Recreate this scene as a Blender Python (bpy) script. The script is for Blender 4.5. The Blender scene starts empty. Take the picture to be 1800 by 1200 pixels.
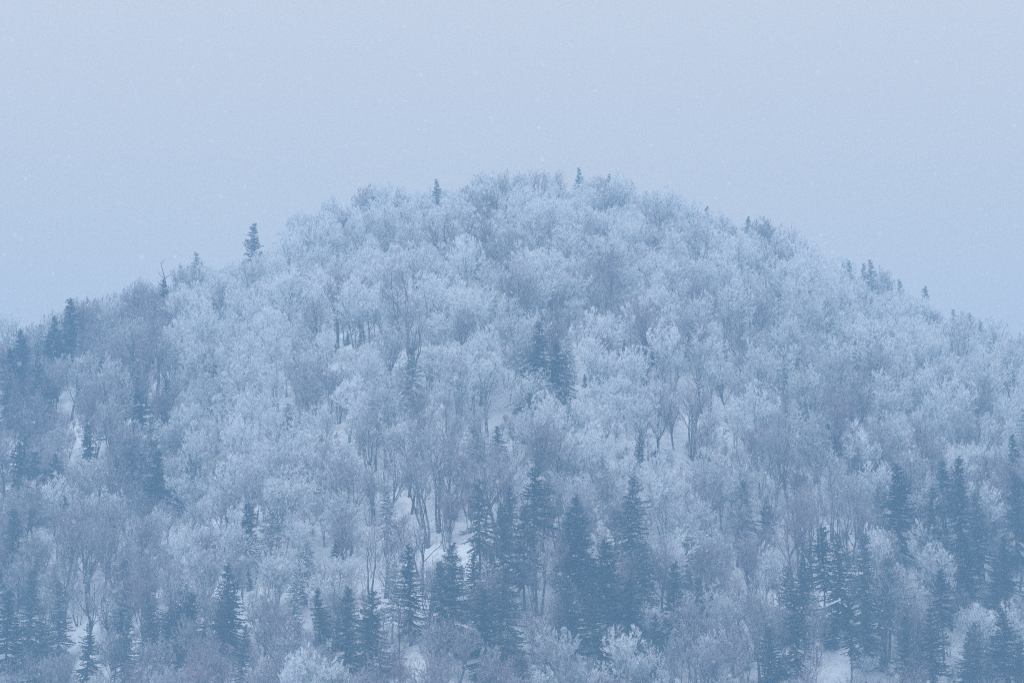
import bpy, math, random
import numpy as np

# ------------------------------------------------------------------ camera, sky, sun, exposure
S = bpy.context.scene
COL = S.collection
PW, PH = 1800.0, 1200.0                      # photograph pixels, used to find places on the hill
HF = math.tan(math.radians(10.0))            # half horizontal field of view
PITCH = math.radians(9.7)
CAM = np.array([0.0, 0.0, 4.0])

cam_d = bpy.data.cameras.new('camera')
cam_d.sensor_width = 36.0
cam_d.lens = 18.0 / HF
cam_d.clip_start = 0.5
cam_d.clip_end = 8000.0
cam_d.dof.use_dof = True
cam_d.dof.focus_distance = 720.0
cam_d.dof.aperture_fstop = 2.8
cam = bpy.data.objects.new('camera', cam_d)
COL.objects.link(cam)
cam.location = CAM
cam.rotation_euler = (math.radians(90) + PITCH, 0, 0)
S.camera = cam

SUN_EL, SUN_AZ = math.radians(58), math.radians(-125)   # soft light from over the left shoulder
world = bpy.data.worlds.new('World')
S.world = world
world.use_nodes = True
nt = world.node_tree
nt.nodes.clear()
w_out = nt.nodes.new('ShaderNodeOutputWorld')
w_bg = nt.nodes.new('ShaderNodeBackground')
w_sky = nt.nodes.new('ShaderNodeTexSky')
w_sky.sky_type = 'NISHITA'
w_sky.sun_disc = False
w_sky.sun_elevation = SUN_EL
w_sky.sun_rotation = SUN_AZ
w_sky.dust_density = 6.0
w_mix = nt.nodes.new('ShaderNodeMix')
w_mix.data_type = 'RGBA'
w_mix.inputs[0].default_value = 0.97         # thick overcast: the clear sky barely comes through
w_geo = nt.nodes.new('ShaderNodeTexCoord')      # overcast sky: evenly brighter from horizon to zenith
w_sep = nt.nodes.new('ShaderNodeSeparateXYZ')
nt.links.new(w_geo.outputs['Generated'], w_sep.inputs[0])
w_max = nt.nodes.new('ShaderNodeMath'); w_max.operation = 'MAXIMUM'; w_max.inputs[1].default_value = 0.0
nt.links.new(w_sep.outputs[2], w_max.inputs[0])
w_mad = nt.nodes.new('ShaderNodeMath'); w_mad.operation = 'MULTIPLY_ADD'
w_mad.inputs[1].default_value = 1.2; w_mad.inputs[2].default_value = 1.0
nt.links.new(w_max.outputs[0], w_mad.inputs[0])
w_mul = nt.nodes.new('ShaderNodeVectorMath'); w_mul.operation = 'SCALE'
w_mul.inputs[0].default_value = (4.8, 4.6, 4.55)
nt.links.new(w_mad.outputs[0], w_mul.inputs['Scale'])
nt.links.new(w_mul.outputs[0], w_mix.inputs[7])
nt.links.new(w_sky.outputs[0], w_mix.inputs[6])
nt.links.new(w_mix.outputs[2], w_bg.inputs[0])
w_bg.inputs[1].default_value = 0.1
nt.links.new(w_bg.outputs[0], w_out.inputs[0])

sun_d = bpy.data.lights.new('sun', 'SUN')
sun_d.energy = 1.5
sun_d.angle = math.radians(40)
sun_d.color = (0.90, 0.95, 1.0)
sun = bpy.data.objects.new('sun', sun_d)
COL.objects.link(sun)
sun.rotation_euler = (math.radians(90) - SUN_EL, 0, math.radians(-55))

S.view_settings.view_transform = 'Standard'
S.view_settings.look = 'None'
S.view_settings.gamma = 1.0
S.view_settings.exposure = 0.25
S.view_settings.use_curve_mapping = False
S.render.engine = 'CYCLES'
cy = S.cycles
cy.max_bounces = 8
cy.diffuse_bounces = 7
cy.volume_bounces = 1
cy.glossy_bounces = 1
cy.transmission_bounces = 6
cy.use_denoising = False
cy.pixel_filter_type = 'BLACKMAN_HARRIS'
cy.filter_width = 1.05
cy.use_adaptive_sampling = False

HAZE_DENSITY = 0.00070
HAZE_COLOR = (0.335, 0.64, 1.0, 1)

rng = np.random.default_rng(11)
random.seed(5)

# ------------------------------------------------------------------ materials
def mat(name, build):
    m = bpy.data.materials.new(name)
    m.use_nodes = True
    t = m.node_tree
    t.nodes.clear()
    out = t.nodes.new('ShaderNodeOutputMaterial')
    build(t, out)
    return m

def N(t, kind, **kw):
    n = t.nodes.new(kind)
    for k, v in kw.items():
        setattr(n, k, v)
    return n

def math_node(t, op, a, b=None, clamp=False):
    n = N(t, 'ShaderNodeMath', operation=op, use_clamp=clamp)
    for i, v in enumerate((a, b)):
        if v is None:
            continue
        if hasattr(v, 'links') or hasattr(v, 'is_linked'):
            t.links.new(v, n.inputs[i])
        else:
            n.inputs[i].default_value = v
    return n.outputs[0]

def mix_col(t, fac, a, b):
    n = N(t, 'ShaderNodeMix', data_type='RGBA')
    for i, v in ((0, fac), (6, a), (7, b)):
        if hasattr(v, 'is_linked'):
            t.links.new(v, n.inputs[i])
        else:
            n.inputs[i].default_value = v if i == 0 else (*v, 1)
    return n.outputs[2]

def noise(t, scale, detail=3.0):
    g = N(t, 'ShaderNodeNewGeometry')
    n = N(t, 'ShaderNodeTexNoise')
    n.inputs['Scale'].default_value = scale
    n.inputs['Detail'].default_value = detail
    t.links.new(g.outputs['Position'], n.inputs['Vector'])
    return n.outputs[0]

def twig_material(name, bark_a, bark_b, frost_lo, frost_hi, vary):
    """bark covered with rime: the share of rime grows from branch foot to twig tip and differs tree by tree"""
    def build(t, out):
        d = N(t, 'ShaderNodeBsdfDiffuse')
        at = N(t, 'ShaderNodeAttribute', attribute_name='tip')
        oi = N(t, 'ShaderNodeObjectInfo')
        rnd = math_node(t, 'MULTIPLY', math_node(t, 'SUBTRACT', oi.outputs['Random'], 0.5), vary)
        fr = math_node(t, 'ADD', math_node(t, 'MULTIPLY', at.outputs['Fac'], frost_hi - frost_lo), frost_lo)
        fr = math_node(t, 'ADD', fr, rnd)
        fr = math_node(t, 'ADD', fr, math_node(t, 'MULTIPLY', math_node(t, 'SUBTRACT', noise(t, 0.9, 2), 0.5), 1.0), clamp=True)
        bark = mix_col(t, oi.outputs['Random'], bark_a, bark_b)
        c = mix_col(t, fr, bark, (0.90, 0.92, 0.94))
        t.links.new(c, d.inputs[0])
        tr = N(t, 'ShaderNodeBsdfTranslucent')            # rime crystals let light through
        t.links.new(c, tr.inputs[0])
        ms = N(t, 'ShaderNodeMixShader')
        t.links.new(math_node(t, 'MULTIPLY', fr, 0.5), ms.inputs[0])
        t.links.new(d.outputs[0], ms.inputs[1]); t.links.new(tr.outputs[0], ms.inputs[2])
        t.links.new(ms.outputs[0], out.inputs[0])
    return mat(name, build)

def bark_material(name, ca, cb, snow):
    def build(t, out):
        d = N(t, 'ShaderNodeBsdfDiffuse')
        g = N(t, 'ShaderNodeNewGeometry')
        sp = N(t, 'ShaderNodeSeparateXYZ')
        t.links.new(g.outputs['Normal'], sp.inputs[0])
        up = math_node(t, 'MULTIPLY', math_node(t, 'SUBTRACT', sp.outputs[2], 0.25), 2.5, clamp=True)
        blot = math_node(t, 'MULTIPLY', math_node(t, 'SUBTRACT', noise(t, 1.7, 4), 0.62 - 0.2 * snow), 9.0, clamp=True)
        s = math_node(t, 'MULTIPLY', math_node(t, 'MAXIMUM', up, math_node(t, 'MULTIPLY', blot, 0.7)), snow, clamp=True)
        bark = mix_col(t, noise(t, 6.0, 4), ca, cb)
        t.links.new(mix_col(t, s, bark, (0.86, 0.88, 0.90)), d.inputs[0])
        t.links.new(d.outputs[0], out.inputs[0])
    return mat(name, build)

def needle_material(name, ca, cb, frost, vary):
    """needle sprays with snow lying on their upper sides"""
    def build(t, out):
        d = N(t, 'ShaderNodeBsdfDiffuse')
        g = N(t, 'ShaderNodeNewGeometry')
        sp = N(t, 'ShaderNodeSeparateXYZ')
        t.links.new(g.outputs['Normal'], sp.inputs[0])
        oi = N(t, 'ShaderNodeObjectInfo')
        rnd = math_node(t, 'MULTIPLY', math_node(t, 'SUBTRACT', oi.outputs['Random'], 0.5), vary)
        up = math_node(t, 'MULTIPLY', math_node(t, 'SUBTRACT', sp.outputs[2], 0.30), 2.0, clamp=True)
        patch = math_node(t, 'MULTIPLY', math_node(t, 'SUBTRACT', noise(t, 1.1, 3), 0.72 - 0.45 * frost), 5.0, clamp=True)
        s = math_node(t, 'ADD', math_node(t, 'MULTIPLY', up, patch), max(0.0, frost - 0.12) * 0.6)
        s = math_node(t, 'ADD', s, rnd, clamp=True)
        leaf = mix_col(t, oi.outputs['Random'], ca, cb)
        t.links.new(mix_col(t, s, leaf, (0.86, 0.88, 0.90)), d.inputs[0])
        t.links.new(d.outputs[0], out.inputs[0])
    return mat(name, build)

def build_snow(t, out):
    d = N(t, 'ShaderNodeBsdfPrincipled')
    d.inputs['Roughness'].default_value = 0.8
    d.inputs['Specular IOR Level'].default_value = 0.2
    litter = math_node(t, 'MULTIPLY', math_node(t, 'SUBTRACT', noise(t, 0.55, 6), 0.50), 2.2, clamp=True)
    t.links.new(mix_col(t, litter, (0.68, 0.70, 0.73), (0.33, 0.32, 0.34)), d.inputs['Base Color'])
    b = N(t, 'ShaderNodeBump')
    b.inputs['Strength'].default_value = 0.6
    b.inputs['Distance'].default_value = 0.5
    t.links.new(noise(t, 0.7, 5), b.inputs['Height'])
    t.links.new(b.outputs[0], d.inputs['Normal'])
    t.links.new(d.outputs[0], out.inputs[0])

M = {
    'snow': mat('snow', build_snow),
    'rime_heavy': twig_material('rime_heavy', (0.17, 0.14, 0.15), (0.12, 0.12, 0.14), 0.52, 1.3, 0.42),
    'rime_light': twig_material('rime_light', (0.17, 0.13, 0.15), (0.11, 0.12, 0.13), 0.05, 1.06, 0.6),
    'twig_bare': twig_material('twig_bare', (0.24, 0.135, 0.155), (0.15, 0.11, 0.13), -0.10, 0.52, 0.35),
    'bark_white': bark_material('bark_white', (0.12, 0.10, 0.10), (0.20, 0.18, 0.18), 0.75),
    'bark_dark': bark_material('bark_dark', (0.07, 0.055, 0.06), (0.13, 0.11, 0.12), 0.30),
    'needles_dark': needle_material('needles_dark', (0.020, 0.040, 0.034), (0.034, 0.052, 0.042), 0.25, 0.22),
    'needles_white': needle_material('needles_white', (0.035, 0.058, 0.055), (0.05, 0.07, 0.06), 0.80, 0.36),
    'dead_wood': bark_material('dead_wood', (0.06, 0.05, 0.055), (0.10, 0.09, 0.09), 0.15),
}
def build_flake(t, out):
    d = N(t, 'ShaderNodeBsdfDiffuse')
    d.inputs[0].default_value = (0.9, 0.92, 0.95, 1)
    t.links.new(d.outputs[0], out.inputs[0])
M['flake'] = mat('flake', build_flake)

# ------------------------------------------------------------------ mesh helpers
class Geo:
    """collects triangles with a per-vertex 'tip' value"""
    def __init__(self):
        self.v, self.f, self.a, self.n = [], [], [], 0
    def add(self, v, f, a):
        self.v.append(np.asarray(v, float)); self.f.append(np.asarray(f, int) + self.n)
        self.a.append(np.asarray(a, float)); self.n += len(v)
    def tube(self, pts, rad, sides=4, a0=0.0, a1=0.0):
        pts = np.asarray(pts, float); n = len(pts)
        d = np.gradient(pts, axis=0)
        d /= np.linalg.norm(d, axis=1, keepdims=True) + 1e-9
        ref = np.where(np.abs(d[:, 2:3]) > 0.9, np.array([[1.0, 0, 0]]), np.array([[0, 0, 1.0]]))
        u = np.cross(d, ref); u /= np.linalg.norm(u, axis=1, keepdims=True) + 1e-9
        w = np.cross(d, u)
        ang = np.arange(sides) * 2 * np.pi / sides
        ring = (np.cos(ang)[None, :, None] * u[:, None] + np.sin(ang)[None, :, None] * w[:, None]) * np.asarray(rad)[:, None, None]
        v = (pts[:, None] + ring).reshape(-1, 3)
        i = np.arange(n - 1)[:, None] * sides; k = np.arange(sides)[None]; k2 = (k + 1) % sides
        a, b, c, e = i + k, i + k2, i + sides + k2, i + sides + k
        f = np.concatenate([np.stack([a, b, c], -1).reshape(-1, 3), np.stack([a, c, e], -1).reshape(-1, 3)])
        self.add(v, f, np.repeat(np.linspace(a0, a1, n), sides))
    def strips(self, p, d, L, w, R, a0, a1, droop=0.0):
        """flat twigs, two segments each: base p, unit direction d, length L, width w"""
        n = len(p)
        side = np.cross(d, R.normal(size=(n, 3)))
        side /= np.linalg.norm(side, axis=1, keepdims=True) + 1e-9
        L = L[:, None]; w = np.asarray(w)[:, None] if np.ndim(w) else w
        bend = R.normal(size=(n, 3)) * 0.12 * L
        bend[:, 2] -= droop * L[:, 0]
        mid = p + d * L * 0.55 + bend * 0.4
        tip = p + d * L + bend
        v = np.stack([p - side * w * .5, p + side * w * .5, mid - side * w * .42, mid + side * w * .42, tip], 1).reshape(-1, 3)
        b = np.arange(n)[:, None] * 5
        f = np.concatenate([b + [[0, 1, 3]], b + [[0, 3, 2]], b + [[2, 3, 4]]])
        self.add(v, f, np.tile([a0, a0, (a0 + a1) / 2, (a0 + a1) / 2, a1], n))
    def mesh(self, name, material, smooth=False):
        v = np.concatenate(self.v); f = np.concatenate(self.f); a = np.concatenate(self.a)
        m = bpy.data.meshes.new(name)
        m.vertices.add(len(v)); m.vertices.foreach_set('co', v.astype(np.float32).ravel())
        m.loops.add(len(f) * 3); m.loops.foreach_set('vertex_index', f.astype(np.int32).ravel())
        m.polygons.add(len(f)); m.polygons.foreach_set('loop_start', (np.arange(len(f)) * 3).astype(np.int32))
        if smooth:
            m.polygons.foreach_set('use_smooth', np.ones(len(f), bool))
        at = m.attributes.new('tip', 'FLOAT', 'POINT')
        at.data.foreach_set('value', a.astype(np.float32))
        m.materials.append(material)
        m.update(calc_edges=True)
        return m

def unit(v):
    return v / (np.linalg.norm(v, axis=-1, keepdims=True) + 1e-9)

# ------------------------------------------------------------------ trees
def broadleaf(seed, H, rx, fork, limbs, tw, dens, stems=1, up=0.25, spread=0.75, flat=1.0):
    """a branching tree about H tall with a crown rx wide; dens scales the number of twigs"""
    R = np.random.default_rng(seed)
    wood, fine = Geo(), Geo()
    cz = H * 0.64; rz = (H - cz) * flat
    tips_p, tips_d, tips_L = [], [], []
    def inside(p):
        return (p[0] / rx) ** 2 + (p[1] / rx) ** 2 + ((p[2] - cz) / (rz if p[2] > cz else cz * 0.72)) ** 2
    def branch(p, d, L, r, level, geo, sides):
        nseg = 5 if level < 2 else 3
        pts = [p]; dd = d.copy()
        for i in range(nseg):
            dd = unit(dd + R.normal(size=3) * (0.16 if level else 0.06) + np.array([0, 0, up * 0.35]))
            q = pts[-1] + dd * L / nseg
            if level and inside(q) > 1.12:
                dd = unit(dd * 0.4 + np.array([-q[0], -q[1], 0]) * 0.05 + np.array([0, 0, .4]))
                q = pts[-1] + dd * L / nseg * 0.45
            pts.append(q)
        pts = np.array(pts)
        rad = np.linspace(r, r * (0.5 if level < 2 else 0.35), nseg + 1)
        if level == 0:
            rad[0] *= 1.35
        geo.tube(pts, rad, sides, 0.0 if level < 2 else 0.25, 0.0 if level < 2 else 0.5)
        return pts, rad
    def at(pts, t):
        x = t * (len(pts) - 1); i = min(int(x), len(pts) - 2); f = x - i
        return pts[i] * (1 - f) + pts[i + 1] * f, unit(pts[i + 1] - pts[i])
    def turn(d, ang):
        s = unit(np.cross(d, R.normal(size=3)))
        return unit(d * math.cos(ang) + s * math.sin(ang))
    roots = []
    for k in range(stems):
        a = R.uniform(0, 6.28)
        lean = 0.05 if stems == 1 else R.uniform(0.12, 0.38)
        base = np.array([math.cos(a), math.sin(a), 0]) * (0.0 if stems == 1 else 0.35)
        base[2] = -0.6
        d0 = unit(np.array([math.cos(a) * lean, math.sin(a) * lean, 1.0]))
        r0 = 0.021 * H / math.sqrt(stems)
        pts, rad = branch(base, d0, H * (fork + 0.14) + 0.6, r0, 0, wood, 7)
        roots.append((pts, rad))
    for pts, rad in roots:
        nl = max(2, int(round(limbs / stems + R.uniform(-.4, .6))))
        a0 = R.uniform(0, 6.28)
        for j in range(nl + 1):
            lead = (j == nl)
            t = 1.0 if lead else R.uniform(0.62, 1.0)
            p, d = at(pts, t)
            az = a0 + j * 2.4 + R.normal() * .3
            sp = 0.15 if lead else spread * R.uniform(0.65, 1.25)
            dl = unit(np.array([math.cos(az) * sp, math.sin(az) * sp, 1.0]) + 0.25 * d)
            Ll = H * (1 - fork) * R.uniform(0.52, 0.72)
            lp, lr = branch(p, dl, Ll, rad[-1] * R.uniform(0.55, 0.75), 1, wood, 5)
            for k in range(6):
                lush = R.uniform(0.5, 1.5)               # some boughs fuller than others
                t2 = min(1.0, 0.22 + 0.8 * (k + R.uniform(0, 1)) / 6)
                p2, d2 = at(lp, t2)
                L2 = H * 0.19 * R.uniform(0.7, 1.25) * (1.15 - 0.4 * t2)
                bp, br = branch(p2, turn(d2, R.uniform(.45, .95)), L2, lr[0] * 0.36, 2, fine, 3)
                for m in range(6):
                    t3 = min(1.0, 0.25 + 0.8 * (m + R.uniform(0, 1)) / 6)
                    p3, d3 = at(bp, t3)
                    L3 = H * 0.095 * R.uniform(0.7, 1.3)
                    tp, tr = branch(p3, turn(d3, R.uniform(.4, .95)), L3, max(tw * 0.42, lr[0] * 0.14), 3, fine, 3)
                    nt_ = max(2, int(R.poisson(10 * dens * lush)))
                    tt = R.uniform(0.15, 1.0, nt_)
                    x = tt * (len(tp) - 1); i = np.minimum(x.astype(int), len(tp) - 2); f = (x - i)[:, None]
                    tips_p.append(tp[i] * (1 - f) + tp[i + 1] * f)
                    dd = unit(tp[i + 1] - tp[i])
                    tips_d.append(unit(dd + R.normal(size=(nt_, 3)) * 0.30 + np.array([0, 0, up])))
                    tips_L.append(R.uniform(0.35, 0.95, nt_) * H * 0.048)
    p = np.concatenate(tips_p); d = np.concatenate(tips_d); L = np.concatenate(tips_L)
    fine.strips(p, d, L, tw, R, 0.5, 1.0)
    for k in range(2):                                    # side twiglets
        t = R.uniform(0.25, 0.85, len(p))[:, None]
        pp = p + d * L[:, None] * t
        d2 = unit(d + R.normal(size=d.shape) * 0.38 + np.array([0, 0, up * .6]))
        fine.strips(pp, d2, L * R.uniform(0.4, 0.75, len(p)), tw * 0.85, R, 0.75, 1.0)
    return wood, fine

def conifer(seed, H, width, bare, ragged=0.0, droop=0.35):
    """trunk with whorls of drooping fan-shaped boughs; bare = share of the trunk without boughs"""
    R = np.random.default_rng(seed)
    wood, fol = Geo(), Geo()
    zs = np.linspace(-0.6, H, 9)
    wob = np.cumsum(R.normal(size=(9, 2)) * 0.09, axis=0)
    pts = np.column_stack([wob, zs])
    wood.tube(pts, np.linspace(0.014 * H, 0.02, 9) * (1 + 0.3 * (np.arange(9) == 0)), 7)
    z = H * bare + 0.4
    ph1, ph2 = R.uniform(0, 6.28, 2)
    whorl = 0.52
    while z < H - 0.25:
        t = (H - z) / (H * (1 - bare))                    # 0 tip .. 1 crown foot
        prof = min(1.0, 0.06 + 1.22 * t ** 0.85) * (1.0 if t < 0.8 else 1 - (t - 0.8) * 1.1)
        nb = int(R.integers(4, 6)) if t < 0.25 else int(R.integers(6, 9))
        a0 = R.uniform(0, 6.28)
        tx = np.interp(z, zs, wob[:, 0]); ty = np.interp(z, zs, wob[:, 1])
        for k in range(nb):
            if R.uniform() < ragged * (0.3 + t):
                continue
            az = a0 + k * 6.283 / nb + R.normal() * 0.35
            lob = 1 + 0.22 * math.sin(az * 1.0 + ph1 + z * .35) + 0.16 * math.sin(az * 2 + ph2 - z * .8)   # lopsided outline
            L = width * prof * lob * R.uniform(0.55, 1.15) + 0.12
            if R.uniform() < ragged * .5:
                L *= 0.55
            n = max(3, int(L / 0.32) + 2)
            s = np.linspace(0, 1, n)
            el0 = 0.38 - 0.55 * t + R.normal() * 0.13
            out = np.array([math.cos(az), math.sin(az)])
            r = s * L
            zz = z + R.normal() * 0.24 + r * el0 - droop * L * s ** 1.6 * (0.35 + 0.65 * t) + 0.14 * L * s ** 4
            ax = np.column_stack([tx + out[0] * r, ty + out[1] * r, zz])
            wood.tube(ax[[0, n // 2, n - 1]], [0.03, 0.02, 0.008], 3)
            d = unit(np.gradient(ax, axis=0))
            side = np.array([-out[1], out[0], 0.0])
            for q in (-1, 1):                             # side sprays, longest mid-bough
                m = n * 2
                x = np.sort(R.uniform(0.08, 1.0, m)) * (n - 1); i = np.minimum(x.astype(int), n - 2); f = (x - i)[:, None]
                p = ax[i] * (1 - f) + ax[i + 1] * f
                ss = x / (n - 1)
                l = (0.22 + 0.30 * L * (1 - ss) * (0.35 + ss)) * R.uniform(0.7, 1.25, m)
                dd = unit(d[i] * R.uniform(0.55, 1.0, (m, 1)) + side * q * R.uniform(0.5, 1.0, (m, 1)) + np.array([0, 0, -0.14]) + R.normal(size=(m, 3)) * 0.10)
                sd = unit(np.cross(dd, np.array([0, 0, 1.0])) + R.normal(size=(m, 3)) * 0.35)
                w = (0.15 + 0.05 * R.uniform(size=(m, 1)))
                lm = l[:, None]
                tip = p + dd * lm; tip[:, 2] -= 0.12 * l
                mid = p + dd * lm * .5; mid[:, 2] += 0.03
                v = np.stack([p, mid - sd * w * .75, mid + sd * w * .75, tip], 1).reshape(-1, 3)
                b = np.arange(m)[:, None] * 4
                fol.add(v, np.concatenate([b + [[0, 1, 2]], b + [[1, 3, 2]]]), np.zeros(len(v)))
            # hanging needles under the axis
            m = int(n * 1.8)
            p = ax[R.integers(0, n, m)] + R.normal(size=(m, 3)) * 0.06
            dd = unit(np.column_stack([R.normal(size=(m, 2)) * .5 + out * .5, -np.ones(m)]))
            fol.strips(p, dd, R.uniform(0.2, 0.55, m), 0.14, R, 0, 0)
        z += whorl * R.uniform(0.8, 1.2) * (0.62 + 0.5 * t)
    # leader
    fol.strips(np.tile([wob[-1, 0], wob[-1, 1], H - 0.5], (14, 1)) + np.column_stack([np.zeros((14, 2)), np.linspace(-.3, .35, 14)]),
               unit(np.column_stack([R.normal(size=(14, 2)) * .55, np.ones(14) * .7])), np.linspace(.4, .18, 14), 0.08, R, 0, 0)
    for k in range(int(10 * bare * 2)):                   # dead stubs on the bare trunk
        zz = R.uniform(0.15, 1) * H * bare; az = R.uniform(0, 6.28); L = R.uniform(.4, 1.5)
        b = np.array([0, 0, zz]); e = b + L * np.array([math.cos(az), math.sin(az), -0.2])
        wood.tube([b, (b + e) / 2, e], [.03, .02, .008], 3)
    return wood, fol

VAR = {}   # kind -> list of (wood mesh, crown mesh, height, radius, look)
def reg(kind, geos, H, rx, look, bark, leaf):
    wood, fine = geos
    VAR.setdefault(kind, []).append((wood.mesh('trunk', M[bark], True), fine.mesh('crown', M[leaf]), H, rx, look))

looks_w = ['broad round crown', 'tall egg-shaped crown', 'spreading fan crown', 'bushy many-stemmed crown']
for i in range(12):
    k = i % 4
    q = [1, .85, 1.15][i // 4]
    h, w = [17.5, 21, 18, 16][k], [6.8, 5.9, 7.0, 6.4][k] * q
    reg('white', broadleaf(100 + i, h, w, [.24, .30, .20, .12][k], [7, 7, 8, 8][k],
                           0.080, [1.35, 1.1, 1.0][i // 4], [[1, 1, 1, 3], [2, 1, 1, 4], [1, 2, 3, 2]][i // 4][k], [.30, .40, .25, .35][k], [.85, .55, 1.05, .6][k]),
        h, w, looks_w[k], 'bark_white', 'rime_heavy')
for i in range(6):
    k = i % 3
    h, w = [18, 21.5, 17][k], [6.9, 6.0, 7.2][k]
    reg('grey', broadleaf(200 + i, h, w, [.28, .32, .14][k], [7, 7, 8][k],
                          0.070, 1.2, [1, 1, 3][k], [.30, .40, .35][k], [.8, .55, .6][k]),
        h, w, ['domed crown', 'tall narrow crown', 'bushy many-stemmed crown'][k], 'bark_white', 'rime_light')
for i in range(6):
    k = i % 3
    h, w = [18, 20.5, 13][k], [6.6, 5.8, 5.8][k]
    reg('bare', broadleaf(300 + i, h, w, [.28, .34, .10][k], [7, 6, 8][k],
                          0.050, 1.0, [1, 1, 4][k], [.35, .45, .4][k], [.75, .5, .6][k]),
        h, w, ['rounded twiggy crown', 'upright twiggy crown', 'low stem clump'][k], 'bark_dark', 'twig_bare')
for i in range(6):
    k = i % 3
    h, w = [20, 22, 14][k], [6.8, 5.6, 4.2][k]
    reg('thin', broadleaf(400 + i, h, w, [.26, .32, .12][k], [6, 5, 5][k],
                          0.042, [.36, .32, .3][k], [1, 2, 4][k], [.3, .4, .5][k], [.85, .6, .4][k]),
        h, w, ['crooked open limbs', 'forked slender trunk', 'clustered stems'][k], 'bark_dark', 'twig_bare')
fir_spec = [(20, 4.4, .10, .12), (22, 3.9, .42, .15), (17, 5.0, .06, .15), (23, 4.6, .22, .34), (15, 3.9, .08, .10), (21, 3.1, .12, .08), (19, 4.8, .16, .28), (18, 4.0, .30, .30)]
fir_look = ['full dense cone', 'tuft-topped bare trunk', 'broad low-skirted cone', 'ragged gappy boughs', 'small neat cone', 'narrow spire', 'lopsided thick crown', 'thin shaggy crown']
for i, (h, w, b, rg) in enumerate(fir_spec):
    reg('fir', conifer(500 + i, h, w, b, rg), h, w, fir_look[i], 'bark_dark', 'needles_dark')
for i, j in enumerate((0, 2, 3, 5)):
    h, w, b, rg = fir_spec[j]
    reg('fir_white', conifer(600 + i, h * .9, w, b, rg), h * .9, w, fir_look[j], 'bark_white', 'needles_white')

# ------------------------------------------------------------------ the hill
SIL = np.array([(-1500, 1130), (-900, 960), (-400, 760), (0, 592), (100, 552), (200, 518), (300, 488), (400, 446), (450, 432), (500, 378), (600, 362),
                (700, 336), (800, 322), (900, 312), (1000, 303), (1060, 306), (1100, 322), (1200, 362), (1300, 392), (1400, 436),
                (1500, 472), (1600, 512), (1700, 556), (1800, 588), (2200, 735), (2700, 930), (3300, 1120)], float)
YC = 985.0
def px_tan(u, v):
    """photo pixel -> ray (x per y, z per y)"""
    X = (np.asarray(u, float) - PW / 2) / (PW / 2) * HF
    Y = (PH / 2 - np.asarray(v, float)) / (PW / 2) * HF
    cp, sp_ = math.cos(PITCH), math.sin(PITCH)
    fy = cp - Y * sp_; fz = sp_ + Y * cp
    return X / fy, fz / fy
def to_px(x, y, z):
    dx, dy, dz = x - CAM[0], y - CAM[1], z - CAM[2]
    cp, sp_ = math.cos(PITCH), math.sin(PITCH)
    f = dy * cp + dz * sp_; up = -dy * sp_ + dz * cp
    return PW / 2 + dx / f / HF * PW / 2, PH / 2 - up / f / HF * PW / 2

xs_c = np.linspace(-560, 560, 225)
zc = np.zeros_like(xs_c)
S1 = 255.0; SLOPE = 0.66
def lumps(x, y):
    return (3.2 * np.sin(x * .041 + 1.3 + y * .013) * np.sin(y * .023 + .4) + 2.2 * np.sin(x * .083 - y * .031 + 2.1)
            + 1.3 * np.sin(x * .019 + y * .071) + 0.7 * np.sin(x * .17 + y * .11 + 1.0))
def ground(x, y):
    x = np.asarray(x, float); y = np.asarray(y, float)
    c = np.interp(x, xs_c, zc)
    s = np.abs(YC - y)
    drop = np.where(s < S1, SLOPE * s * s / (2 * S1), SLOPE * S1 / 2 + SLOPE * (s - S1))
    h = c - drop + lumps(x, y)
    return np.where(h > 8, h, 8 * np.exp(np.clip((h - 8) / 8, -30, 0))) * 1.0     # eases into the valley floor
TREE = 14.0
su, sv = SIL[:, 0], SIL[:, 1]
ysamp = np.arange(560, 1060, 4.0)
for it in range(14):
    uu = PW / 2 + xs_c / 905.0 / math.cos(0) * math.cos(PITCH) / HF * PW / 2 / 1.03
    _, want = px_tan(uu, np.interp(uu, su, sv))
    el = ((ground(np.outer(xs_c / 905.0, ysamp), np.tile(ysamp, (len(xs_c), 1))) + TREE - CAM[2]) / ysamp[None]).max(1)
    zc = zc + np.clip((want - el) * 905.0, -60, 60)
zc = np.convolve(np.pad(zc, 2, mode='edge'), np.ones(5) / 5, mode='valid')

def axis_grid(fine_lo, fine_hi, step, lo, hi):
    a = np.arange(fine_lo, fine_hi + .1, step)
    left = fine_lo - np.cumsum(np.geomspace(step, (fine_lo - lo) / 3, 12)); right = fine_hi + np.cumsum(np.geomspace(step, (hi - fine_hi) / 3, 12))
    return np.concatenate([[lo], np.clip(left, lo + 1, None)[::-1], a, np.clip(right, None, hi - 1), [hi]])
gx = np.unique(axis_grid(-260, 260, 2.5, -1600, 1600)); gy = np.unique(axis_grid(470, 1060, 2.5, -250, 2400))
GX, GY = np.meshgrid(gx, gy)
GZ = ground(GX, GY) + np.where((GY > 460) & (GY < 1070), 0.12 * np.sin(GX * .9 + np.sin(GY * .5)) * np.sin(GY * .7 + GX * .21), 0)
g = Geo()
nx, ny = len(gx), len(gy)
idx = np.arange(nx * ny).reshape(ny, nx)
a, b, c, d = idx[:-1, :-1].ravel(), idx[:-1, 1:].ravel(), idx[1:, 1:].ravel(), idx[1:, :-1].ravel()
g.add(np.column_stack([GX.ravel(), GY.ravel(), GZ.ravel()]), np.concatenate([np.column_stack([a, b, c]), np.column_stack([a, c, d])]), np.zeros(nx * ny))
hill = bpy.data.objects.new('snowy_hill', g.mesh('snowy_hill', M['snow'], True))
hill['kind'] = 'structure'
hill['label'] = 'snow-covered hill ground showing between the trees'
COL.objects.link(hill)

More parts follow.
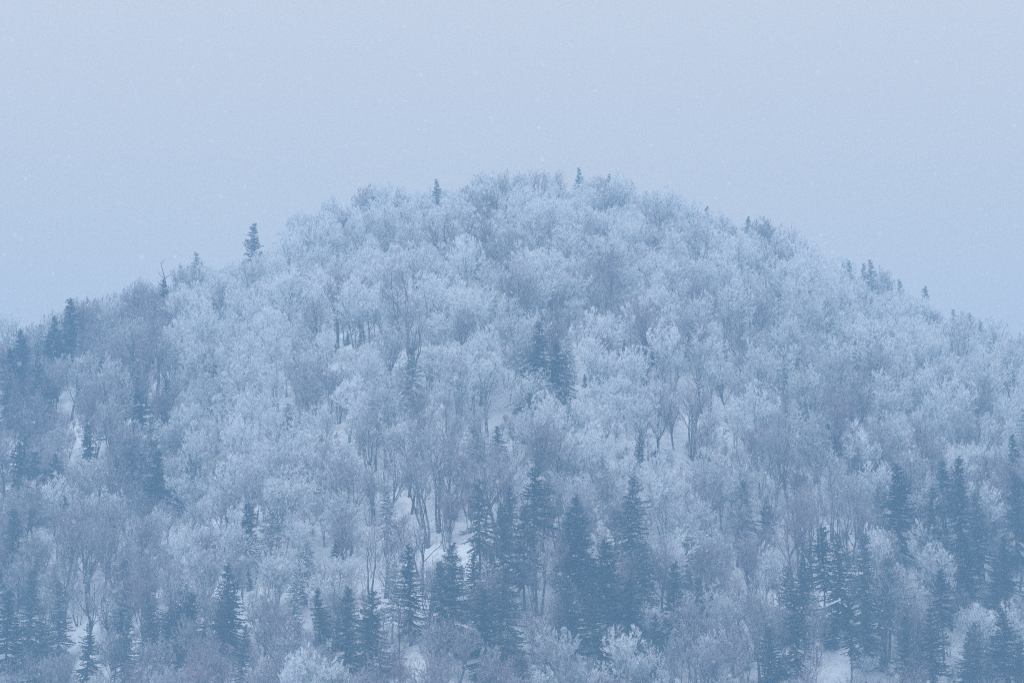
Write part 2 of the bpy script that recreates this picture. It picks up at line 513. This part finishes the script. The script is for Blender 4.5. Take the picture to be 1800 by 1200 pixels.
YM = np.arange(430.0, 1000.0, 1.0)
def hit(u, v):
    """where the line of sight through a photo pixel meets the hill, or None"""
    tx, tz = px_tan(u, v)
    gz = ground(tx * YM, YM)
    k = np.nonzero(CAM[2] + tz * YM <= gz)[0]
    if len(k) == 0:
        return None
    y = YM[k[0]]
    return np.array([tx * y, y, float(ground(tx * y, y))])
def crest_at(u):
    """the skyline ground in a column"""
    tx, _ = px_tan(u, 500)
    gz = ground(tx * YM, YM)
    y = YM[np.argmax((gz - CAM[2]) / YM)]
    return np.array([tx * y, y, float(ground(tx * y, y))])
M_PX = HF / (PW / 2)      # metres per photo pixel per metre of distance

# ------------------------------------------------------------------ where the trees stand
# what grows where, by 100-pixel cells of the slope from y=300 down (w white, g grey, p bare, d dark, s sparse with snow)
ZONE = ["....wwwwwwwwwwwwww",
        "pddgwwwwgwwwwwwwww",
        "dddwwgwgwgdwgwwwww",
        "ddswwgwggdwgggggww",
        "pddwgggsgwwgggdggw",
        "dpdggggsspgwgswpdd",
        "dpdgdggsdsdgpssddd",
        "dsddppssdddppdsdpd",
        "pddpppdpdpppppssdd"]
def zone(u, v):
    c = int(np.clip(u // 100, 0, 17)); r = int(np.clip((v - 300) // 100, 0, 8))
    return ZONE[r][c] if ZONE[r][c] != '.' else 'w'
GAPS = [(858, 765, 22, 18), (760, 940, 40, 50), (962, 965, 14, 45), (1405, 905, 22, 30), (1470, 915, 36, 40), (1460, 1135, 20, 62), 
        (60, 722, 60, 10), (1212, 705, 14, 20), (155, 1065, 18, 24),
        (930, 1132, 20, 14), (645, 1165, 16, 10), (700, 905, 18, 30), (1385, 985, 20, 20), (690, 1030, 20, 30)]
def blocks_gap(u, vb, vt, r):
    for gu, gv, ga, gb in GAPS:
        if abs(u - gu) < ga + r * 0.7 and vt < gv + gb and vb > gv + gb * 0.6:
            return True
    return False

# firs read off the photograph: tip x, tip y, height in pixels, white?, look (-1: any)
FIRS = [(440, 392, 80, 1, 5), (770, 306, 75, 1, -1), (1020, 286, 75, 1, -1), (1070, 297, 75, 1, -1), (1135, 327, 65, 1, -1), (1197, 338, 75, 0, -1),
        (1243, 354, 75, 1, -1), (1315, 372, 65, 1, -1), (1430, 434, 60, 0, -1), (1493, 449, 70, 0, -1), (1518, 454, 75, 0, -1), (1537, 447, 85, 1, -1),
        (1583, 474, 65, 1, -1), (1625, 486, 65, 1, -1), (1597, 500, 65, 0, -1), (1676, 527, 70, 0, -1), (1703, 537, 60, 0, -1), (1722, 545, 55, 0, -1),
        (655, 334, 75, 0, 5), (700, 320, 70, 1, -1), (343, 444, 80, 1, 3), (285, 490, 90, 0, -1), (122, 524, 140, 0, 0), (95, 556, 130, 0, 3), (40, 592, 130, 0, -1),
        (240, 662, 110, 0, -1), (378, 640, 90, 0, 2), (232, 742, 130, 0, 0), (262, 730, 130, 1, -1), (152, 748, 80, 0, 4), (58, 795, 130, 0, 2), (95, 800, 120, 0, -1), (30, 780, 120, 0, -1),
        (22, 900, 170, 0, -1), (680, 852, 125, 1, -1), (846, 836, 222, 0, 1), (886, 888, 200, 0, 0), (922, 892, 180, 0, 3), (940, 822, 215, 0, 1),
        (1020, 872, 190, 0, 0), (1108, 838, 215, 0, 3), (1000, 900, 170, 0, 5), (872, 752, 70, 0, 2), (722, 786, 60, 0, 4), (948, 565, 150, 0, 3), (974, 605, 130, 0, 7),
        (925, 615, 120, 1, -1), (955, 645, 110, 1, 2), (930, 690, 90, 0, 2), (402, 992, 165, 0, 0), (335, 1042, 140, 0, 4), (262, 1062, 160, 0, 0), (295, 1080, 150, 0, -1), (605, 1036, 165, 0, 0), (658, 1042, 165, 0, 2),
        (570, 1036, 160, 0, 5), (724, 960, 175, 0, 5), (800, 956, 200, 0, 0), (770, 990, 180, 0, -1), (850, 1035, 170, 0, 2), (915, 1140, 120, 0, 4), (962, 1160, 110, 0, 4),
        (1380, 998, 140, 0, 4), (1415, 985, 170, 0, 1), (1450, 926, 190, 0, 1), (1482, 940, 170, 0, 0), (1520, 942, 190, 0, 3), (1578, 818, 170, 0, 0), (1690, 806, 185, 0, 0),
        (1640, 890, 170, 0, -1), (1702, 948, 170, 0, 3), (1752, 990, 180, 0, -1), (1660, 1005, 170, 0, 1), (1360, 1108, 150, 0, 2), (1405, 1050, 180, 0, 3), (1595, 1080, 160, 0, -1),
        (1642, 1070, 170, 0, -1), (1785, 835, 170, 0, -1), (48, 1005, 170, 0, 0), (150, 1095, 150, 0, -1), (100, 1025, 160, 0, 0), (1130, 955, 170, 0, 2), (1182, 990, 170, 0, 0),
        (1078, 950, 210, 0, 0), (1050, 1020, 180, 0, 2), (212, 1085, 150, 0, 5), (18, 615, 140, 0, -1), (62, 640, 130, 0, 2), (430, 890, 120, 0, -1), (475, 895, 110, 1, -1),
        (1122, 768, 90, 0, 5), (1310, 846, 130, 0, 3), (1345, 870, 110, 0, 3), (1725, 868, 180, 0, -1), (1500, 1050, 170, 0, 1), (1560, 985, 180, 0, -1), (520, 1000, 140, 1, -1),
        (1770, 1080, 170, 0, -1), (1720, 1100, 150, 0, -1), (895, 1000, 180, 0, 2), (1000, 1010, 170, 0, 0), (1110, 1020, 170, 0, 3), (835, 735, 80, 1, -1),
        (690, 990, 140, 1, 3), (1610, 615, 80, 1, -1), (1745, 600, 90, 0, -1), (1560, 720, 100, 0, 2),
        (330, 790, 110, 0, 2), (505, 710, 80, 0, -1), (1050, 380, 60, 1, -1), (880, 380, 60, 1, -1), 
        (420, 1100, 120, 0, -1), (60, 1100, 150, 0, -1), (10, 1040, 160, 0, -1), (1230, 1020, 150, 0, -1), (1150, 1080, 140, 0, -1), (1080, 1110, 130, 0, -1)]

T = []     # dict per tree: kind, var, pos, scale, rot, named
def add_tree(kind, vi, pos, H, rot=None, note=None):
    T.append(dict(kind=kind, vi=vi, pos=pos, s=H / VAR[kind][vi][2], rot=rng.uniform(0, 6.28) if rot is None else rot, note=note))

for (u, v, h, white, lk) in FIRS:
    if v < np.interp(u, su, sv) + 5 and u > 460:
        v += 9 if u < 1560 else 17; lk = 5; white = 1
    if v < 740 and not (900 < u < 1000 or u < 300 or 350 < u < 400) and rng.uniform() < .8:
        white = 1
    kind = 'fir_white' if white else 'fir'
    base = hit(u, v + h)
    if base is None:
        base = crest_at(u)
        _, tz = px_tan(u, v)
        H = CAM[2] + tz * base[1] - base[2]
    else:
        H = h * M_PX * np.linalg.norm(base - CAM)
    H = float(np.clip(H, 7, 27))
    if white:
        vi = {0: 0, 2: 1, 3: 2, 5: 3}.get(lk, int(rng.integers(0, 4)))
    else:
        vi = lk if lk >= 0 else int(rng.choice([0, 2, 3, 5, 6, 7]))
    add_tree(kind, vi, base, H)

fir_xy = np.array([t['pos'][:2] for t in T])
# jittered triangular planting over the whole hill
SP = 6.45
rows = []
for j, y in enumerate(np.arange(500, 1030, SP * .866)):
    for x in np.arange(-340, 340, SP):
        rows.append((x + (j % 2) * SP / 2 + rng.normal() * 1.8, y + rng.normal() * 1.8))
for x, y in rows:
    z = float(ground(x, y))
    if z < 10:
        continue
    ub, vb = to_px(x, y, z)
    px = M_PX * y                      # metres per pixel here
    Hh = 17.0 * rng.uniform(0.75, 1.25)
    uc, vc = to_px(x, y, z + 0.6 * Hh)
    if abs(ub - 900) > 1700:
        continue
    cu, cv = uc + rng.normal() * 22, vc + rng.normal() * 22
    zn = zone(cu, cv)
    off = ub < -60 or ub > 1860 or vb > 1290
    dmin = np.min(np.hypot(fir_xy[:, 0] - x, fir_xy[:, 1] - y))
    if dmin < 2.6:
        continue
    q = rng.uniform()
    top = y > 700 and vc < 620
    # choose a kind from the zone
    if zn == 'w':
        kind = 'white' if q < .66 else 'grey' if q < .90 else 'fir_white' if q < .96 else 'thin'
        keep = 0.95
    elif zn == 'g':
        kind = 'grey' if q < .52 else 'white' if q < .76 else 'bare' if q < .87 else 'fir_white' if q < .90 else 'thin'
        keep = 0.9
    elif zn == 'p':
        kind = 'bare' if q < .60 else 'grey' if q < .88 else 'thin' if q < .96 else 'fir'
        keep = 0.92
    elif zn == 'd':
        kind = 'fir' if q < .24 else 'bare' if q < .78 else 'grey' if q < .94 else 'thin'
        keep = 0.92
    else:
        kind = 'thin' if q < .72 else 'bare' if q < .88 else 'grey'
        keep = 0.82
    if zn == 'd' and uc < 330 and vc < 720:
        kind = 'bare' if q < .66 else 'fir' if q < .86 else 'grey'
    elif zn == 'd' and uc > 1540:
        kind = 'fir' if q < .42 else 'bare' if q < .82 else 'grey'
    if kind == 'fir' and vc < 760 and uc > 330:
        kind = 'fir_white'
    if rng.uniform() > keep:
        continue
    vi = int(rng.integers(0, len(VAR[kind])))
    if kind in ('thin', 'bare'):
        Hh = VAR[kind][vi][2] * rng.uniform(.7, 1.15)
    elif kind.startswith('fir'):
        Hh = VAR[kind][vi][2] * rng.uniform(.55, 1.0)
    else:
        Hh = VAR[kind][vi][2] * rng.uniform(.52, 1.06)
    if top and kind.startswith('fir'):
        Hh *= 0.7
    if y > 800:
        Hh *= 0.88 if y < 850 else 0.82
    rpx = VAR[kind][vi][3] * Hh / VAR[kind][vi][2] / px
    if not off and blocks_gap(ub, vb, to_px(x, y, z + Hh)[1], rpx):
        if rng.uniform() < (.1 if kind == 'thin' else .45) or 1420 < ub < 1495 and vb > 1040:
            continue
        kind = 'thin'; vi = int(rng.integers(0, 6)); Hh = VAR['thin'][vi][2] * rng.uniform(.6, 1.0)
    vt = to_px(x, y, z + Hh)[1]
    hides = any(abs(ub - fu) < rpx * .8 + 12 and vb > fv + fh + 4 and vt < fv + .55 * fh for fu, fv, fh, _, _ in FIRS if fv > 740)
    if hides and kind != 'thin':
        if rng.uniform() < .55:
            k2 = rng.uniform()
            if k2 < .3:
                continue
            Hh *= .5
    add_tree(kind, vi, np.array([x, y, z]), Hh)

# saplings and brush between the trunks
brush = []
for k in range(2400):
    y = rng.uniform(520, 800); x = rng.uniform(-.2, .2) * y; z = float(ground(x, y))
    if z < 10:
        continue
    u, v = to_px(x, y, z)
    if any(abs(u - gu) < ga and abs(v - gv) < gb for gu, gv, ga, gb in GAPS) and rng.uniform() < .6:
        continue
    kind = ['thin', 'bare', 'grey', 'fir'][int(rng.choice(4, p=[.45, .30, .18, .07]))]
    vi = int(rng.integers(0, len(VAR[kind])))
    brush.append(dict(kind=kind, vi=vi, pos=np.array([x, y, z]), s=rng.uniform(.12, .34), rot=rng.uniform(0, 6.28)))

# ------------------------------------------------------------------ how much of each tree the photograph shows
GW, GH = 450, 300
zb = np.zeros((GH, GW), np.int32) - 1
order = sorted(range(len(T)), key=lambda i: T[i]['pos'][1])
vis = np.zeros(len(T), int)
yy, xx = np.mgrid[0:GH, 0:GW] * 4.0 + 2
for i in order:
    t = T[i]; V = VAR[t['kind']][t['vi']]; H = V[2] * t['s']; r = V[3] * t['s']
    ub, vb = to_px(*t['pos']); ut, vt = to_px(t['pos'][0], t['pos'][1], t['pos'][2] + H)
    px = M_PX * t['pos'][1]
    fir = t['kind'].startswith('fir')
    lo = vb - (vb - vt) * (.1 if fir else .3)
    x0, x1 = int(max(0, (ub - r / px) // 4)), int(min(GW, (ub + r / px) // 4 + 1)); y0, y1 = int(max(0, vt // 4)), int(min(GH, lo // 4 + 1))
    t['px'] = (ub, vb, vt)
    if x1 <= x0 or y1 <= y0:
        continue
    X = (xx[y0:y1, x0:x1] - ub) / (r / px); Y = (yy[y0:y1, x0:x1] - vt) / (lo - vt)
    m = (np.abs(X) < Y * .85 + .05) if fir else (X ** 2 + ((Y - .5) * 2) ** 2 < 1)
    m &= zb[y0:y1, x0:x1] < 0
    vis[i] = m.sum()
    if t['kind'] != 'thin':
        zb[y0:y1, x0:x1][m] = i
LIMIT = 290
single = []
for kinds in (('white',), ('grey',), ('bare',), ('thin',), ('fir', 'fir_white')):
    c = [i for i in range(len(T)) if T[i]['kind'] in kinds and vis[i] >= 14]
    c.sort(key=lambda i: -vis[i])
    single += c[:LIMIT]
single = set(single)

# ------------------------------------------------------------------ individual trees
NAME = {'white': 'frosted_tree', 'grey': 'rimed_tree', 'bare': 'bare_tree', 'thin': 'slender_tree', 'fir': 'fir_tree', 'fir_white': 'fir_tree'}
CAT = {'white': 'frosted tree', 'grey': 'rimed tree', 'bare': 'bare tree', 'thin': 'slender tree', 'fir': 'fir tree', 'fir_white': 'fir tree'}
LOOK = {'white': 'white frosted tree with %s', 'grey': 'grey half-frosted tree with %s', 'bare': 'purplish bare tree with %s',
        'thin': 'dark leafless tree with %s', 'fir': 'dark green fir, %s', 'fir_white': 'snow-dusted fir, %s'}
sing = sorted(single)
s_uv = np.array([(T[i]['px'][0], (T[i]['px'][1] + T[i]['px'][2]) / 2) for i in sing])
MARKS = [(950, 650, 150, 'by the mid-slope firs'), (770, 920, 100, 'by the long snow gap'), (1450, 920, 110, 'by the snowy clearing'),
         (440, 430, 100, 'by the lone ridge fir'), (1020, 340, 120, 'on the summit'), (110, 620, 150, 'on the dark ridge'),
         (920, 960, 120, 'by the tallest firs'), (1460, 1130, 80, 'by the snow chute'), (1520, 490, 90, 'by the ridge firs')]
def place_words(t):
    u, vb, vt = t['px']
    for mu, mv, mr, words in MARKS:
        if math.hypot(u - mu, (vb + vt) / 2 - mv) < mr:
            return words
    sil = np.interp(u, su, sv)
    if vt < sil + 18:
        return 'on the skyline'
    if vt < sil + 130:
        return 'below the skyline'
    if vt < 760:
        return 'halfway up the slope'
    if vt < 930:
        return 'on the lower slope'
    return 'near the hill foot'
def beside_words(i):
    t = T[i]; d = np.hypot(s_uv[:, 0] - t['px'][0], s_uv[:, 1] - (t['px'][1] + t['px'][2]) / 2)
    k = [T[sing[j]]['kind'] for j in np.argsort(d)[1:4]]
    if t['kind'].startswith('fir'):
        n = sum(x.startswith('fir') for x in k)
        return 'in a fir clump' if n >= 2 else 'beside white crowns' if 'white' in k else 'among leafless trees'
    if any(x == 'fir' for x in k):
        return 'beside a dark fir'
    if k.count('thin') + k.count('bare') >= 2:
        return 'among bare trees'
    return 'among frosted crowns'
def size_word(t):
    q = t['s']
    return 'huge ' if q > 1.06 else 'large ' if q > .95 else 'midsize ' if q > .84 else 'small ' if q > .7 else 'stunted '
used = {}
for i in sorted(single, key=lambda i: T[i]['pos'][1]):
    t = T[i]; V = VAR[t['kind']][t['vi']]
    e = bpy.data.objects.new(NAME[t['kind']], None)
    e.empty_display_size = 1.0
    fir = t['kind'].startswith('fir')
    ln = .025 if fir else .07
    e.location = t['pos']; e.rotation_euler = (rng.normal() * ln, rng.normal() * ln, t['rot'])
    e.scale = (t['s'] * rng.uniform(.85, 1.2), t['s'] * rng.uniform(.85, 1.2), t['s'])
    lab = size_word(t) + LOOK[t['kind']] % V[4] + ', ' + beside_words(i) + ' ' + place_words(t)
    if len(lab.split()) > 16:
        lab = lab[len(size_word(t)):]
    e['label'] = lab; e['category'] = CAT[t['kind']]; e['group'] = lab.replace(',', '')
    t['obj'] = e
    COL.objects.link(e)
    for nm, me in (('trunk', V[0]), ('crown', V[1])):
        o = bpy.data.objects.new(nm, me); o.parent = e; COL.objects.link(o)

# the dead snag on the ridge shoulder
def snag(u, v, h, flip):
    base = hit(u, v + h)
    if base is None:
        base = crest_at(u)
    H = 12.0
    R = np.random.default_rng(int(u))
    wood, limb = Geo(), Geo()
    lean = -.42 * flip
    pts = np.array([[0, 0, -.6], [.1, 0, 3.5], [lean * 2, 0, 6.5], [lean * 3.2, .1, 9], [lean * 5.4, 0, 12.4]])
    wood.tube(pts, [.26, .22, .17, .13, .05], 6)
    for k, (a, L) in enumerate(((3, 2.6), (3, 1.8), (2, 3.0), (4, .9), (2, 1.7))):
        s = (1, -1, -1, 1, 1)[k] * flip
        p = pts[a]; q = p + L * np.array([s * .75, R.normal() * .3, .65]); mid = (p + q) / 2 + np.array([s * .2, 0, -.15])
        limb.tube([p, mid, q], [.09, .06, .02], 4)
        for m in range(3):
            b0 = mid + (q - mid) * R.uniform(0, 1); limb.tube([b0, b0 + R.normal(size=3) * .25 + [0, 0, .3], b0 + R.normal(size=3) * .4 + [s * .2, 0, .8]], [.035, .025, .01], 3)
    _, tz = px_tan(u, v)
    s = max(.6, (CAM[2] + tz * base[1] - base[2]) / 12.4)
    e = bpy.data.objects.new('dead_tree', None); e.location = base; e.scale = (s,) * 3
    e['label'] = 'dead leafless snag %s on the ridge against the sky' % ('with long crooked leaning top' if flip > 0 else 'with short broken arm reaching sideways')
    e['category'] = 'dead tree'
    COL.objects.link(e)
    for nm, gg in (('trunk', wood), ('limb', limb)):
        o = bpy.data.objects.new(nm, gg.mesh(nm, M['dead_wood'], True)); o.parent = e; COL.objects.link(o)
snag(300, 462, 60, 1)
snag(325, 480, 50, -1)

# ------------------------------------------------------------------ the rest of the wood: one object, too many to count
def forest_stuff(name, label, members):
    keys = sorted({(T[i]['kind'], T[i]['vi']) for i in members})
    me = bpy.data.meshes.new(name)
    me.vertices.add(len(members))
    me.vertices.foreach_set('co', np.array([T[i]['pos'] for i in members], np.float32).ravel())
    for an, ty, vals in (('var', 'INT', [keys.index((T[i]['kind'], T[i]['vi'])) for i in members]),
                         ('rot', 'FLOAT', [T[i]['rot'] for i in members]), ('size', 'FLOAT', [T[i]['s'] for i in members])):
        at = me.attributes.new(an, ty, 'POINT'); at.data.foreach_set('value', vals)
    o = bpy.data.objects.new(name, me)
    o['kind'] = 'stuff'; o['label'] = label; o['category'] = 'forest'
    COL.objects.link(o)
    ng = bpy.data.node_groups.new(name, 'GeometryNodeTree')
    ng.interface.new_socket('Geometry', in_out='INPUT', socket_type='NodeSocketGeometry')
    ng.interface.new_socket('Geometry', in_out='OUTPUT', socket_type='NodeSocketGeometry')
    gi = ng.nodes.new('NodeGroupInput'); go = ng.nodes.new('NodeGroupOutput')
    join = ng.nodes.new('GeometryNodeJoinGeometry')
    def attr(nm, ty):
        n = ng.nodes.new('GeometryNodeInputNamedAttribute'); n.data_type = ty; n.inputs[0].default_value = nm
        return n.outputs[0]
    cmb = ng.nodes.new('ShaderNodeCombineXYZ'); ng.links.new(attr('rot', 'FLOAT'), cmb.inputs[2])
    for k, (kind, vi) in enumerate(keys):
        src = [x for x in single if T[x]['kind'] == kind and T[x]['vi'] == vi]
        if not src:
            continue
        cmp_ = ng.nodes.new('FunctionNodeCompare'); cmp_.data_type = 'INT'; cmp_.operation = 'EQUAL'
        ng.links.new(attr('var', 'INT'), cmp_.inputs[2]); cmp_.inputs[3].default_value = k
        for ch in T[src[0]]['obj'].children:
            oi = ng.nodes.new('GeometryNodeObjectInfo'); oi.inputs['Object'].default_value = ch; oi.inputs['As Instance'].default_value = True
            ip = ng.nodes.new('GeometryNodeInstanceOnPoints')
            ng.links.new(gi.outputs[0], ip.inputs['Points']); ng.links.new(cmp_.outputs[0], ip.inputs['Selection'])
            ng.links.new(oi.outputs['Geometry'], ip.inputs['Instance'])
            ng.links.new(cmb.outputs[0], ip.inputs['Rotation']); ng.links.new(attr('size', 'FLOAT'), ip.inputs['Scale'])
            ng.links.new(ip.outputs[0], join.inputs[0])
    ng.links.new(join.outputs[0], go.inputs[0])
    md = o.modifiers.new('trees', 'NODES'); md.node_group = ng
nT = len(T); T.extend(brush)
rest = [i for i in range(len(T)) if i not in single and T[i]['pos'][1] < 1020]
forest_stuff('forest', 'packed mass of frosted and bare trees filling in between the single trees', rest)

# ------------------------------------------------------------------ falling snow
R = np.random.default_rng(77)
n = 34000
near = np.arange(n) < 2600
dist = np.where(near, R.uniform(18, 85, n), 70 + 480 * R.uniform(size=n) ** 1.2)
fx = R.uniform(-.30, .30, n) * dist; fz = R.uniform(-.02, .42, n) * dist + CAM[2]; fy = dist
ok = fz < 225
fx, fy, fz = fx[ok], fy[ok], fz[ok]; ok_i = np.nonzero(ok)[0]
r = (np.where(near, R.uniform(.004, .012, n), R.uniform(.008, .017, n))[ok_i])[:, None]
octv = np.array([[1, 0, 0], [-1, 0, 0], [0, 1, 0], [0, -1, 0], [0, 0, 1], [0, 0, -1]], float)
octf = np.array([[0, 2, 4], [2, 1, 4], [1, 3, 4], [3, 0, 4], [2, 0, 5], [1, 2, 5], [3, 1, 5], [0, 3, 5]])
v = np.stack([fx, fy, fz], 1)[:, None] + octv[None] * r[:, None]
g = Geo(); g.add(v.reshape(-1, 3), (np.arange(len(fx))[:, None, None] * 6 + octf[None]).reshape(-1, 3), np.zeros(len(fx) * 6))
o = bpy.data.objects.new('falling_snow', g.mesh('falling_snow', M['flake']))
o['kind'] = 'stuff'; o['label'] = 'fine snowflakes drifting through the air before the hill'; o['category'] = 'snow'
COL.objects.link(o)

# ------------------------------------------------------------------ haze
def build_haze(t, out):
    p = N(t, 'ShaderNodeVolumePrincipled')
    p.inputs['Color'].default_value = HAZE_COLOR
    p.inputs['Density'].default_value = HAZE_DENSITY
    t.links.new(p.outputs[0], out.inputs[1])
hz = mat('haze', build_haze)
top = float(GZ.max()) + 26
x0, x1, y0, y1, z0, z1 = -1620, 1620, -270, 2420, float(GZ.min()) - 1.5, top
g = Geo()
bv = np.array([[x, y, z] for x in (x0, x1) for y in (y0, y1) for z in (z0, z1)])
g.add(bv, [[0, 1, 3], [0, 3, 2], [4, 6, 7], [4, 7, 5], [0, 4, 5], [0, 5, 1], [2, 3, 7], [2, 7, 6], [0, 2, 6], [0, 6, 4], [1, 5, 7], [1, 7, 3]], np.zeros(8))
o = bpy.data.objects.new('haze', g.mesh('haze', hz))
o['kind'] = 'stuff'; o['label'] = 'pale blue snowy haze filling the air'; o['category'] = 'haze'
COL.objects.link(o)
from collections import Counter
print('TREES', len(T), 'single', len(single), Counter(T[i]['kind'] for i in single), 'rest', Counter(T[i]['kind'] for i in rest), 'top', top)
print('TRIS', sum(len(m.polygons) for m in bpy.data.meshes))
